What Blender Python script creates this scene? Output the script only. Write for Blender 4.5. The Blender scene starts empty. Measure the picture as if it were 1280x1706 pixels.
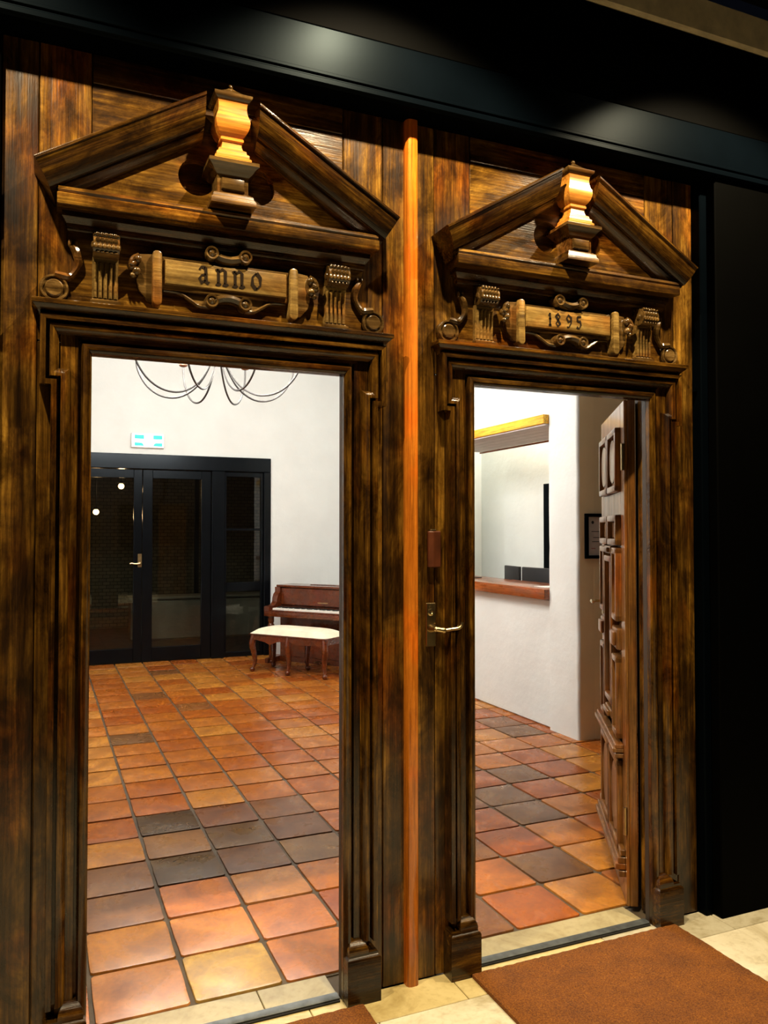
import bpy, bmesh, math, random
from mathutils import Vector, Matrix, noise
random.seed(7)
R = math.radians
scene = bpy.context.scene
col = scene.collection

# ------------------------------------------------------------------ camera
cd = bpy.data.cameras.new('camera'); cam = bpy.data.objects.new('camera', cd); col.objects.link(cam)
cd.sensor_fit = 'VERTICAL'; cd.sensor_height = 36.0; cd.lens = 1332.76 / 1706 * 36.0
cd.clip_start = 0.05; cd.clip_end = 100
cam.location = (0, -2.5, 1.5315)
cam.rotation_euler = (R(90 + 1.36), 0, R(-23.117))
scene.camera = cam
# ------------------------------------------------------------------ world, exposure
w = bpy.data.worlds.new('world'); scene.world = w; w.use_nodes = True
w.node_tree.nodes['Background'].inputs[0].default_value = (0.01, 0.012, 0.02, 1)
w.node_tree.nodes['Background'].inputs[1].default_value = 0.15
vs = scene.view_settings
vs.view_transform = 'Standard'; vs.look = 'None'; vs.gamma = 1; vs.exposure = 0.0; vs.use_curve_mapping = False

def lamp(name, kind, loc, power, color, size=0.05, rot=None, spot=None, blend=.6):
    l = bpy.data.lights.new(name, kind); l.energy = power; l.color = color
    if kind == 'AREA': l.shape = 'DISK'; l.size = size
    else: l.shadow_soft_size = size
    if spot: l.spot_size = R(spot); l.spot_blend = blend
    o = bpy.data.objects.new(name, l); o.location = loc
    if rot: o.rotation_euler = rot
    col.objects.link(o); return o
WARM = (1.0, .80, .50)
SPOTS = [(-.42, -.72), (1.04, -.72), (2.46, -.72)]          # ceiling spots of the entrance hall
SPOT_Z = 3.63
for i, (x, y) in enumerate(SPOTS):
    lamp('spot_light', 'SPOT', (x, y, SPOT_Z - .06), (290, 330, 320)[i], WARM, .022, (R(11), 0, 0), 108, .40)

# ------------------------------------------------------------------ materials
M = {}
def nodes(name):
    m = bpy.data.materials.new(name); m.use_nodes = True
    nt = m.node_tree; b = nt.nodes['Principled BSDF']; M[name] = m
    return m, nt, b
def N(nt, t, **k):
    n = nt.nodes.new(t)
    for a, v in k.items(): setattr(n, a, v)
    return n
def ramp(nt, stops, interp='LINEAR'):
    r = nt.nodes.new('ShaderNodeValToRGB'); cr = r.color_ramp; cr.interpolation = interp
    while len(cr.elements) < len(stops): cr.elements.new(.5)
    for e, (p, c) in zip(cr.elements, stops):
        e.position = p; e.color = (*c, 1) if len(c) == 3 else c
    return r
def coords(nt, scale, jitter=True):
    tc = N(nt, 'ShaderNodeTexCoord'); mp = N(nt, 'ShaderNodeMapping'); mp.inputs['Scale'].default_value = scale
    if jitter:
        oi = N(nt, 'ShaderNodeObjectInfo'); ad = N(nt, 'ShaderNodeVectorMath', operation='ADD')
        mu = N(nt, 'ShaderNodeMath', operation='MULTIPLY'); mu.inputs[1].default_value = 13.0
        nt.links.new(oi.outputs['Random'], mu.inputs[0])
        nt.links.new(tc.outputs['Object'], ad.inputs[0]); nt.links.new(mu.outputs[0], ad.inputs[1])
        nt.links.new(ad.outputs[0], mp.inputs['Vector'])
    else: nt.links.new(tc.outputs['Object'], mp.inputs['Vector'])
    return mp.outputs['Vector']
def noise_tex(nt, vec, scale, detail=4, rough=.55, dist=0):
    n = N(nt, 'ShaderNodeTexNoise'); n.inputs['Scale'].default_value = scale; n.inputs['Detail'].default_value = detail
    n.inputs['Roughness'].default_value = rough; n.inputs['Distortion'].default_value = dist
    nt.links.new(vec, n.inputs['Vector']); return n.outputs['Fac']
def mixc(nt, fac, a, b, mode='MIX'):
    m = N(nt, 'ShaderNodeMix', data_type='RGBA', blend_type=mode)
    for s, v in ((0, fac), (6, a), (7, b)):
        if hasattr(v, 'type') and hasattr(v, 'links'): nt.links.new(v, m.inputs[s])
        elif isinstance(v, (int, float)): m.inputs[s].default_value = v
        else: m.inputs[s].default_value = (*v, 1)
    return m.outputs[2]
def bump(nt, b, h, strength, dist=.002):
    n = N(nt, 'ShaderNodeBump'); n.inputs['Strength'].default_value = strength; n.inputs['Distance'].default_value = dist
    nt.links.new(h, n.inputs['Height']); nt.links.new(n.outputs[0], b.inputs['Normal'])

def wood(name, axis, dark, mid, light, streak=34, rough=.24, coat=.25, patch=1.0, bstr=.35):
    """old varnished timber: grain along axis, light worn patches over dark stain"""
    m, nt, b = nodes(name)
    k = [1.0, 1.0, 1.0]; k[axis] = .035
    g = coords(nt, k); kp = [1.0, 1.0, 1.0]; kp[axis] = .17
    v2 = coords(nt, kp)
    s1 = noise_tex(nt, g, streak * 1.6, 6, .7, .08)
    s2 = noise_tex(nt, g, streak * 5, 3, .6)
    pt = noise_tex(nt, v2, 7.0, 7, .70, .35)
    c1 = ramp(nt, [(.22, dark), (.48, mid), (.80, light)]); nt.links.new(s1, c1.inputs[0])
    c2 = ramp(nt, [(.34, (.26, .22, .18)), (.44, (.6, .56, .5)), (.54, (1.05, 1.05, 1.05)), (.68, (1.7, 1.72, 1.7))]); nt.links.new(pt, c2.inputs[0])
    c3 = ramp(nt, [(.36, (.5, .46, .42)), (.55, (1, 1, 1))]); nt.links.new(s2, c3.inputs[0])
    o = mixc(nt, patch, c1.outputs[0], c2.outputs[0], 'MULTIPLY'); o = mixc(nt, .8, o, c3.outputs[0], 'MULTIPLY')
    # blotches of old stain lying across the grain, and small dark knots
    kb = [1.0, 1.0, 1.0]; kb[axis] = .55; v3 = coords(nt, kb)
    bl = ramp(nt, [(.39, (.15, .125, .10)), (.48, (.55, .50, .44)), (.56, (1.05, 1.05, 1.05)), (.70, (1.75, 1.68, 1.5))]); nt.links.new(noise_tex(nt, v3, 9.0, 8, .72, .5), bl.inputs[0])
    o = mixc(nt, patch * .85, o, bl.outputs[0], 'MULTIPLY')
    vo = N(nt, 'ShaderNodeTexVoronoi'); vo.inputs['Scale'].default_value = 5.0; nt.links.new(v3, vo.inputs['Vector'])
    kn = ramp(nt, [(.05, (.10, .07, .05)), (.10, (.8, .7, .6)), (.13, (1, 1, 1))]); nt.links.new(vo.outputs['Distance'], kn.inputs[0])
    o = mixc(nt, patch * .8, o, kn.outputs[0], 'MULTIPLY')
    # redder varnish pools
    rp = ramp(nt, [(.52, (0, 0, 0)), (.70, (.9, .9, .9))]); nt.links.new(noise_tex(nt, v3, 5.1, 4, .55), rp.inputs[0])
    o = mixc(nt, rp.outputs[0], o, mixc(nt, 1.0, o, (1.25, .72, .35), 'MULTIPLY'))
    nt.links.new(o, b.inputs['Base Color'])
    rr = ramp(nt, [(.3, (rough + .16,) * 3), (.7, (rough - .06,) * 3)]); nt.links.new(pt, rr.inputs[0])
    nt.links.new(rr.outputs[0], b.inputs['Roughness'])
    b.inputs['Coat Weight'].default_value = coat; b.inputs['Coat Roughness'].default_value = .10; b.inputs['Specular IOR Level'].default_value = .3
    ma = N(nt, 'ShaderNodeMath', operation='ADD'); nt.links.new(s1, ma.inputs[0]); nt.links.new(s2, ma.inputs[1])
    bump(nt, b, ma.outputs[0], bstr, .0022)
    return m
DK, MD, LT = (.010, .0042, .0006), (.100, .045, .0052), (.33, .175, .024)
wood('old_wood_z', 2, DK, MD, LT)
wood('old_wood_x', 0, DK, MD, LT)
wood('moulding_z', 2, (.007, .0028, .0004), (.066, .029, .0034), (.24, .122, .015), streak=50, rough=.17, coat=.22)
wood('moulding_x', 0, (.006, .0025, .0004), (.050, .0215, .0026), (.20, .100, .013), streak=50, rough=.17, coat=.22)
wood('carving', 0, (.018, .009, .0024), (.090, .049, .013), (.25, .152, .052), streak=22, rough=.14, coat=.6, bstr=.15, patch=.7)
wood('plaque_wood', 0, (.08, .045, .012), (.22, .135, .036), (.40, .275, .090), streak=30, rough=.24, coat=.4, bstr=.15, patch=.6)
wood('urn_wood', 0, (.22, .075, .010), (.52, .21, .028), (.70, .32, .05), streak=26, rough=.24, coat=.3, bstr=.1, patch=.25)
wood('strip_wood', 2, (.30, .075, .006), (.55, .16, .012), (.62, .21, .02), streak=26, rough=.2, coat=.7, bstr=.08, patch=.25)
wood('door_wood', 2, (.07, .027, .006), (.19, .078, .015), (.32, .155, .038), streak=30, rough=.3, coat=.3, bstr=.2, patch=.4)
wood('mahogany', 0, (.045, .010, .003), (.125, .027, .006), (.19, .047, .011), streak=24, rough=.22, coat=.6, bstr=.05, patch=.25)
wood('counter_wood', 1, (.20, .05, .012), (.32, .085, .02), (.42, .13, .035), streak=20, rough=.25, coat=.5, bstr=.05, patch=.25)
wood('lintel_wood', 1, (.80, .42, .030), (.92, .52, .04), (.95, .58, .06), streak=16, rough=.4, coat=.1, bstr=.05, patch=.25)

def plain(name, c, rough=.5, metal=0.0, bmp=None, var=None, coat=0, spec=.5, tint=(1, 1, 1)):
    m, nt, b = nodes(name)
    b.inputs['Roughness'].default_value = rough; b.inputs['Metallic'].default_value = metal; b.inputs['Specular IOR Level'].default_value = spec; b.inputs['Specular Tint'].default_value = (*tint, 1); b.inputs['Coat Weight'].default_value = coat
    v = coords(nt, (1, 1, 1))
    sc, amt = var or (6, .12)
    f = noise_tex(nt, v, sc, 4)
    r = ramp(nt, [(.3, tuple(x * (1 - amt) for x in c)), (.7, tuple(min(1, x * (1 + amt)) for x in c))])
    nt.links.new(f, r.inputs[0]); nt.links.new(r.outputs[0], b.inputs['Base Color'])
    if bmp: bump(nt, b, noise_tex(nt, v, bmp[0], 4), bmp[1], bmp[2])
    return m
plain('plaster', (.78, .815, .80), .75, bmp=(5, .35, .02), var=(2.2, .035))
plain('plaster_warm_shade', (.86, .72, .44), .8, bmp=(5, .3, .02), var=(2, .06))  # white plaster with the alcove's warm low light put into its colour
plain('plaster_ceiling', (.80, .80, .78), .8)
plain('black_paint', (.0006, .0012, .0019), .34, bmp=(90, .04, .001), spec=.025, tint=(.6, .85, 1))
plain('screen_paint', (.003, .0036, .0046), .22, spec=.22, tint=(.75, .88, 1))
plain('black_wall', (.0006, .0006, .0005), .6, spec=.015)
plain('hall_ceiling', (.003, .003, .0028), .8, spec=.05)
plain('pale_board', (.62, .52, .34), .6, var=(14, .2))
plain('brass', (.42, .31, .15), .30, 1.0, var=(30, .15))
plain('steel_strip', (.10, .11, .11), .5, .6, var=(25, .35))
plain('dark_gap', (.006, .005, .004), .8)
plain('engraved', (.010, .005, .0015), .9, spec=.1)
plain('iron', (.055, .052, .05), .45, .6)
plain('candle_sleeve', (.72, .66, .56), .5)
plain('cup_copper', (.33, .16, .09), .35, .8)
plain('cushion', (.90, .84, .64), .8, bmp=(160, .25, .001))
plain('ivory', (.82, .80, .74), .3)
plain('ebony', (.01, .01, .01), .3)
plain('black_plastic', (.012, .013, .015), .45)
plain('white_plastic', (.8, .8, .78), .5)
plain('paper_grey', (.55, .53, .50), .7, var=(20, .1))
plain('print_dark', (.03, .03, .03), .7)
plain('print_red', (.35, .06, .05), .7)
plain('grout', (.085, .060, .034), .8, bmp=(60, .5, .003), var=(9, .3))
plain('court_ground', (.05, .045, .035), .8, bmp=(30, .4, .01))
plain('court_wall', (.20, .19, .14), .85, bmp=(20, .3, .01))
plain('lamp_metal', (.02, .02, .02), .4, .8)
plain('block_wood', (.075, .020, .007), .35, var=(18, .3))
plain('office_desk', (.25, .12, .05), .4)
plain('soffit_wood', (.50, .44, .42), .5, var=(12, .12))
plain('inner_timber', (.030, .018, .010), .6)

def emit(name, c, s):
    m, nt, b = nodes(name); b.inputs['Base Color'].default_value = (*c, 1)
    b.inputs['Emission Color'].default_value = (*c, 1); b.inputs['Emission Strength'].default_value = s
emit('bulb_glow', (1, .86, .62), 14)
emit('court_bulb', (1, .62, .28), 9)
emit('spot_glow', (1, .86, .6), 25)
emit('sign_white', (.92, .97, 1), 1.15)
emit('sign_green', (.02, .50, .44), .8)

m, nt, b = nodes('glass')                    # thin pane: clear with fresnel reflection
tr = N(nt, 'ShaderNodeBsdfTransparent'); tr.inputs[0].default_value = (.80, .82, .80, 1)
gl = N(nt, 'ShaderNodeBsdfGlossy'); gl.inputs['Roughness'].default_value = .015
fr = N(nt, 'ShaderNodeFresnel'); fr.inputs[0].default_value = 1.42
mx = N(nt, 'ShaderNodeMixShader'); nt.links.new(fr.outputs[0], mx.inputs[0]); nt.links.new(tr.outputs[0], mx.inputs[1]); nt.links.new(gl.outputs[0], mx.inputs[2])
nt.links.new(mx.outputs[0], nt.nodes['Material Output'].inputs['Surface'])

# terracotta: the colour of each tile is the object's own colour, mottled; islands vary in the joined far field
m, nt, b = nodes('terracotta')
oi = N(nt, 'ShaderNodeObjectInfo'); geo = N(nt, 'ShaderNodeNewGeometry')
v = coords(nt, (1, 1, 1))
f1 = noise_tex(nt, v, 7, 5, .6, .5); f2 = noise_tex(nt, v, 60, 4, .6)
r1 = ramp(nt, [(.28, (.62, .56, .52)), (.5, (.98, .98, .98)), (.72, (1.28, 1.34, 1.25))]); nt.links.new(f1, r1.inputs[0])
r2 = ramp(nt, [(.3, (.82, .8, .78)), (.6, (1.05, 1.05, 1.05))]); nt.links.new(f2, r2.inputs[0])
r3 = ramp(nt, [(0, (.72, .66, .62)), (.5, (1, 1, 1)), (1, (1.2, 1.12, 1.1))]); nt.links.new(geo.outputs['Random Per Island'], r3.inputs[0])
o = mixc(nt, 1, oi.outputs['Color'], r1.outputs[0], 'MULTIPLY'); o = mixc(nt, 1, o, r2.outputs[0], 'MULTIPLY'); o = mixc(nt, 1, o, r3.outputs[0], 'MULTIPLY')
nt.links.new(o, b.inputs['Base Color'])
b.inputs['Specular IOR Level'].default_value = .34
rr = ramp(nt, [(.3, (.36,) * 3), (.7, (.22,) * 3)]); nt.links.new(f1, rr.inputs[0]); nt.links.new(rr.outputs[0], b.inputs['Roughness'])
bump(nt, b, noise_tex(nt, v, 5, 2, .4), .16, .006)

m, nt, b = nodes('hall_stone')
v = coords(nt, (1, 1, 1)); oi = N(nt, 'ShaderNodeObjectInfo')
f1 = noise_tex(nt, v, 5, 6, .65, .8); f2 = noise_tex(nt, v, 45, 4)
r1 = ramp(nt, [(.30, (.62, .56, .42)), (.5, (.95, .93, .86)), (.7, (1.08, 1.08, 1.06))]); nt.links.new(f1, r1.inputs[0])
r2 = ramp(nt, [(.28, (.86, .84, .8)), (.5, (1, 1, 1))]); nt.links.new(f2, r2.inputs[0])
o = mixc(nt, 1, oi.outputs['Color'], r1.outputs[0], 'MULTIPLY'); o = mixc(nt, 1, o, r2.outputs[0], 'MULTIPLY')
nt.links.new(o, b.inputs['Base Color']); b.inputs['Roughness'].default_value = .45; bump(nt, b, f2, .12, .003)

m, nt, b = nodes('coir')
v = coords(nt, (1, 1, 1)); f1 = noise_tex(nt, v, 190, 4, .8); f2 = noise_tex(nt, v, 9, 4)
r1 = ramp(nt, [(.30, (.070, .015, .0005)), (.52, (.245, .072, .001)), (.74, (.50, .20, .010))]); nt.links.new(f1, r1.inputs[0])
r2 = ramp(nt, [(.3, (.75, .72, .7)), (.7, (1.1, 1.1, 1.1))]); nt.links.new(f2, r2.inputs[0])
nt.links.new(mixc(nt, 1, r1.outputs[0], r2.outputs[0], 'MULTIPLY'), b.inputs['Base Color']); b.inputs['Roughness'].default_value = .95
bump(nt, b, f1, 1.0, .006)

m, nt, b = nodes('court_brick')
tc = N(nt, 'ShaderNodeTexCoord'); mp = N(nt, 'ShaderNodeMapping'); mp.inputs['Rotation'].default_value = (R(90), 0, 0); nt.links.new(tc.outputs['Object'], mp.inputs[0])
bk = N(nt, 'ShaderNodeTexBrick'); bk.inputs['Scale'].default_value = 4.5
bk.inputs['Color1'].default_value = (.09, .085, .05, 1); bk.inputs['Color2'].default_value = (.14, .12, .07, 1); bk.inputs['Mortar'].default_value = (.02, .02, .012, 1)
nt.links.new(mp.outputs[0], bk.inputs[0]); nt.links.new(bk.outputs[0], b.inputs['Base Color']); b.inputs['Roughness'].default_value = .9

# ------------------------------------------------------------------ mesh helpers
def B(): return bmesh.new()
def quad_grid(bm, rows, close_u=False, cap=True):
    """rows: list of rings (lists of points) joined by faces; rings open unless close_u"""
    vs = [[bm.verts.new(p) for p in r] for r in rows]
    n = len(vs[0])
    for a, c in zip(vs, vs[1:]):
        for i in range(n if close_u else n - 1):
            j = (i + 1) % n
            bm.faces.new((a[i], a[j], c[j], c[i]))
    if cap and close_u:
        for r in (vs[0][::-1], vs[-1]):
            try: bm.faces.new(r)
            except ValueError: pass
    return vs
def box(bm, x0, x1, y0, y1, z0, z1, bev=0.0, seg=1):
    t = bmesh.new()
    vs = [t.verts.new((x, y, z)) for x in (x0, x1) for y in (y0, y1) for z in (z0, z1)]
    for f in ((0, 1, 3, 2), (4, 6, 7, 5), (0, 4, 5, 1), (2, 3, 7, 6), (0, 2, 6, 4), (1, 5, 7, 3)):
        t.faces.new([vs[i] for i in f])
    if bev: bmesh.ops.bevel(t, geom=t.edges[:], offset=bev, segments=seg, affect='EDGES', profile=.5)
    me = bpy.data.meshes.new('t'); t.to_mesh(me); t.free(); bm.from_mesh(me); bpy.data.meshes.remove(me)
def merge(bm, t, mat=None):
    me = bpy.data.meshes.new('t'); t.to_mesh(me); t.free()
    if mat is not None: me.transform(mat)
    bm.from_mesh(me); bpy.data.meshes.remove(me)
def prism(bm, poly, y0, y1, bev=0.0):
    """polygon in XZ extruded along Y"""
    t = bmesh.new()
    a = [t.verts.new((x, y0, z)) for x, z in poly]; c = [t.verts.new((x, y1, z)) for x, z in poly]
    t.faces.new(a); t.faces.new(c[::-1]); n = len(poly)
    for i in range(n): t.faces.new((a[i], c[i], c[(i + 1) % n], a[(i + 1) % n]))
    bmesh.ops.recalc_face_normals(t, faces=t.faces)
    if bev:
        es = [e for e in t.edges if all(abs(v.co.y - y0) < 1e-6 for v in e.verts)]
        bmesh.ops.bevel(t, geom=es, offset=bev, segments=2, affect='EDGES', profile=.5)
    merge(bm, t)
def extr_x(bm, prof, x0, x1):
    """profile in YZ extruded along X"""
    a = [bm.verts.new((x0, y, z)) for y, z in prof]; c = [bm.verts.new((x1, y, z)) for y, z in prof]
    bm.faces.new(a); bm.faces.new(c[::-1]); n = len(prof)
    for i in range(n): bm.faces.new((a[i], c[i], c[(i + 1) % n], a[(i + 1) % n]))
def tiers(bm, cx, rings, yb=0.0):
    """stack of rectangles standing against the wall: (half width, front y, z)"""
    rows = [[(cx - h, yb, z), (cx - h, y, z), (cx + h, y, z), (cx + h, yb, z)] for h, y, z in rings]
    quad_grid(bm, rows, True)
def sq_lathe(bm, cx, cy, rings):
    rows = [[(cx - h, cy - h * k, z), (cx + h, cy - h * k, z), (cx + h, cy + h * k, z), (cx - h, cy + h * k, z)] for h, z in rings for k in (.9,)]
    quad_grid(bm, rows, True)
def lathe(bm, cx, cy, rings, n=16):
    rows = [[(cx + r * math.cos(2 * math.pi * i / n), cy + r * math.sin(2 * math.pi * i / n), z) for i in range(n)] for r, z in rings]
    quad_grid(bm, rows, True)
def lathe_y(bm, cx, cz, rings, n=16):
    """turned about a Y axis: (radius, y)"""
    rows = [[(cx + r * math.cos(2 * math.pi * i / n), y, cz + r * math.sin(2 * math.pi * i / n)) for i in range(n)] for r, y in rings]
    quad_grid(bm, rows, True)
def sweep(bm, path, prof, cx=0):
    """mitred sweep in the wall plane; path (u, z), profile (offset to the left of travel, y)"""
    P = [Vector(p) for p in path]; rows = []
    for i, p in enumerate(P):
        ns = []
        if i > 0: d = (P[i] - P[i - 1]).normalized(); ns.append(Vector((-d.y, d.x)))
        if i < len(P) - 1: d = (P[i + 1] - P[i]).normalized(); ns.append(Vector((-d.y, d.x)))
        if len(ns) == 2:
            mv = (ns[0] + ns[1]).normalized(); mv /= max(.2, mv.dot(ns[0]))
        else: mv = ns[0]
        rows.append([(cx + p.x + mv.x * o, y, p.y + mv.y * o) for o, y in prof])
    quad_grid(bm, rows, True)
def tube(bm, pts, rad, n=8, flat=1.0, up=None):
    pts = [Vector(p) for p in pts]; rows = []
    rr = rad if isinstance(rad, (list, tuple)) else [rad] * len(pts)
    pn = None
    for i, p in enumerate(pts):
        t = (pts[min(i + 1, len(pts) - 1)] - pts[max(i - 1, 0)]).normalized()
        if up is not None: nrm = Vector(up)
        elif pn is None: nrm = t.orthogonal().normalized()
        else: nrm = pn
        nrm = (nrm - t * nrm.dot(t)).normalized(); pn = nrm; bn = t.cross(nrm)
        rows.append([p + rr[i] * (nrm * math.cos(2 * math.pi * k / n) * flat + bn * math.sin(2 * math.pi * k / n)) for k in range(n)])
    quad_grid(bm, rows, True)
def smooth_path(pts, n=6):
    """Catmull-Rom through the points"""
    P = [Vector(p) for p in pts]; out = []
    for i in range(len(P) - 1):
        a, b_, c, d = P[max(i - 1, 0)], P[i], P[i + 1], P[min(i + 2, len(P) - 1)]
        for k in range(n):
            t = k / n
            out.append(.5 * ((2 * b_) + (c - a) * t + (2 * a - 5 * b_ + 4 * c - d) * t * t + (3 * b_ - a - 3 * c + d) * t ** 3))
    out.append(P[-1]); return out
def ball(bm, c, r, sx=1, sy=1, sz=1, u=12, v=8):
    t = bmesh.new(); bmesh.ops.create_uvsphere(t, u_segments=u, v_segments=v, radius=r)
    merge(bm, t, Matrix.Translation(c) @ Matrix.Diagonal((sx, sy, sz, 1)))

def obj(name, bm, mat, parent=None, roty=None, angle=35, origin=None):
    bmesh.ops.recalc_face_normals(bm, faces=bm.faces)
    me = bpy.data.meshes.new(name); bm.to_mesh(me); bm.free()
    o = bpy.data.objects.new(name, me); col.objects.link(o)
    mw = Matrix.Identity(4)
    if origin is not None: mw = Matrix.Translation(origin)
    if roty is not None: mw = mw @ Matrix.Rotation(roty, 4, 'Y')
    if origin is not None or roty is not None:
        me.transform(mw.inverted()); o.matrix_world = mw
    for p in me.polygons: p.use_smooth = True
    me.set_sharp_from_angle(angle=R(angle))
    me.materials.append(M[mat])
    if parent:
        o.parent = parent; o.matrix_parent_inverse = world_of(parent).inverted()
    return o
def world_of(o):
    m_ = o.matrix_basis.copy()
    while o.parent:
        m_ = o.parent.matrix_basis @ o.matrix_parent_inverse @ m_ if not o.parent.parent else world_of(o.parent) @ o.matrix_parent_inverse @ m_
        break
    return m_
def tag(o, label, cat=None, group=None, kind=None):
    if label: o['label'] = label
    if cat: o['category'] = cat
    if group: o['group'] = group
    if kind: o['kind'] = kind
    return o
def thing(name, loc, label, cat, group=None):
    o = bpy.data.objects.new(name, None); o.empty_display_size = .1; o.location = loc; col.objects.link(o)
    return tag(o, label, cat, group)
def struct(name, bm, mat, label=None, angle=35):
    o = obj(name, bm, mat, angle=angle); o['kind'] = 'structure'
    if label: o['label'] = label
    return o

# ================================================================== SETTING
C1, C2 = .521, 1.801            # centre lines of the two doorways
HW, OH = .392, 2.05             # half width and height of an opening
XL, XR = C1 - .64, C2 + .64     # ends of the timber front
TOP = 2.955
XM = (C1 + C2) / 2
RX0, RX1, RY1, CEIL = -1.9, 3.62, 7.2, 3.75   # inner room

# --- timber front: a core with plank children on it
bm = B()
G = .13
for a, c in ((XL, C1 - HW - G), (C1 + HW + G, C2 - HW - G), (C2 + HW + .05, XR)): box(bm, a, c, .034, .10, 0, TOP)
box(bm, C1 - HW - G, C1 + HW + G, .034, .10, OH + .13, TOP); box(bm, C2 - HW - G, C2 + HW + .05, .034, .10, OH + .13, TOP)
wf = struct('wall_front', bm, 'old_wood_z', 'dark varnished plank front holding two carved doorways')
def plank(x0, x1, z0, z1, mat, y=0.0):
    bm = B(); g = .0012
    box(bm, x0 + g, x1 - g, y + random.uniform(0, .002), .032, z0 + g, z1 - g, .0025)
    return obj('plank', bm, mat, wf)
for c in (C1, C2):
    for s in (-1, 1):
        for a, d in ((.423, .541), (.541, .64)):
            x0, x1 = sorted((c + s * a, c + s * d))
            if a > .5: plank(x0, x1, 0, TOP, 'old_wood_z')
            else:
                plank(x0, x1, 0, 2.081, 'old_wood_z')
                x0, x1 = sorted((c + s * .397, c + s * d)); plank(x0, x1, 2.081, TOP, 'old_wood_z')
    plank(c - .397, c + .397, 2.864, TOP, 'old_wood_x')
    plank(c - .397, c + .397, 2.50, 2.864, 'old_wood_x')
    plank(c - .397, c + .397, 2.081, 2.50, 'old_wood_x')

# --- black header and side panel
bm = B(); box(bm, XL - .9, XR + 1.6, -.10, .10, TOP, 3.15, .006); box(bm, XL - .9, XR + 1.6, -.110, -.10, TOP + .002, TOP + .024, .004); box(bm, XL - .9, XR + 1.6, -.106, -.10, TOP + .034, TOP + .046, .002)
struct('trim_1', bm, 'black_paint', 'black painted header beam over the carved doorways')
bm = B(); box(bm, XL - .9, XR + 1.6, -.09, .10, 3.152, 3.515, .004)
struct('trim_2', bm, 'black_wall')
bm = B(); box(bm, XL - .9, XR + 1.6, -.11, .10, 3.517, 3.66, .006)
struct('trim_3', bm, 'pale_board', 'pale timber board running above the black header')
bm = B(); box(bm, XR, XR + .038, -.045, .10, 0, TOP, .004)
struct('trim_4', bm, 'black_paint')
bm = B(); box(bm, XR + .039, XR + 1.6, -.088, .10, 0, TOP, .005)
struct('wall_right', bm, 'black_wall', 'black panel beside the right carved doorway')
bm = B(); box(bm, XL - .9, XL - .001, -.03, .10, 0, TOP, .004)
struct('wall_left', bm, 'black_wall')
bm = B(); box(bm, XL - .9, XR + 1.6, -3.6, -.111, 3.70, 3.76)
struct('ceiling', bm, 'hall_ceiling')

# --- inner room shell
bm = B()
box(bm, RX0 - .1, RX0, .10, RY1 + .1, 0, CEIL)
struct('wall_inner_left', bm, 'plaster')
DX0, DX1, DH = -.42, 2.605, 2.43          # opening of the glazed screen in the far wall
bm = B(); box(bm, RX0, DX0, RY1, RY1 + .12, 0, CEIL); box(bm, DX1, RX1 + 1.2, RY1, RY1 + .12, 0, CEIL); box(bm, DX0, DX1, RY1, RY1 + .12, DH, CEIL)
struct('wall_back', bm, 'plaster', 'white plastered far wall around the black glazed doors')
bm = B(); box(bm, RX0 - .1, 6.2, .10, RY1 + .12, CEIL, CEIL + .06)
struct('ceiling.001', bm, 'plaster_ceiling')
bm = B()                                   # room side of the timber front
for a, c in ((RX0 - .1, C1 - HW - .16), (C1 + HW + .14, C2 - HW - .14), (C2 + HW + .07, 6.2)): box(bm, a, c, .102, .14, 0, CEIL)
for c in (C1, C2): box(bm, c - HW - .16, c + HW + .14, .102, .14, OH + .16, CEIL)
struct('wall_inner_front', bm, 'inner_timber')

# reception wall: pier with a rounded wavy arris, low wall, wall above the hatch
OY0, OY1 = 2.70, 4.78
def wavy_box(bm, x0, x1, y0, y1, z0, z1, amp, nz=40, seed=0.0):
    rows = []
    r = .022
    for k in range(nz + 1):
        z = z0 + (z1 - z0) * k / nz
        d = amp * noise.noise(Vector((seed, 0, z * 1.9))) + amp * .5 * noise.noise(Vector((seed + 5, 0, z * 6)))
        e = amp * noise.noise(Vector((seed + 9, 0, z * 2.3)))
        a, c = x0 + d, y0 + e
        rows.append([(a, y1, z), (a, c + r, z), (a + r * .3, c + r * .3, z), (a + r, c, z), (x1, c, z), (x1, y1, z)])
    quad_grid(bm, rows, True)
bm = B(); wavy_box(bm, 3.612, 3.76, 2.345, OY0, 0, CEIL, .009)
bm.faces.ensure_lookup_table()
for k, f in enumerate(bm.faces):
    if k < 240 and k % 6 == 3: f.material_index = 1  # face towards the hall takes the plaster with warm shade in its colour
o = struct('wall_pier', bm, 'plaster', 'white plastered pier beside the reception hatch', 60); o.data.materials.append(M['plaster_warm_shade'])
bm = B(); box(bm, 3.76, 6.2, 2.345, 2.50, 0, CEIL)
struct('wall_alcove', bm, 'plaster_warm_shade', 'shaded plaster wall behind the open panelled door')
bm = B(); box(bm, 3.645, 3.76, OY0, OY1, 0, .995, .01); box(bm, 3.622, 3.76, OY1, RY1, 0, CEIL); box(bm, 3.622, 3.76, OY0, OY1, 2.44, CEIL)
struct('wall_reception', bm, 'plaster', 'white plastered reception wall under and over the hatch')
bm = B(); box(bm, 4.62, 4.74, 2.5, 5.60, 0, CEIL); box(bm, 3.76, 4.62, 5.48, 5.60, 0, CEIL)
struct('wall_office', bm, 'plaster')
bm = B(); box(bm, 6.1, 6.2, .14, 2.345, 0, CEIL)
struct('wall_alcove_end', bm, 'plaster')

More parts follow.
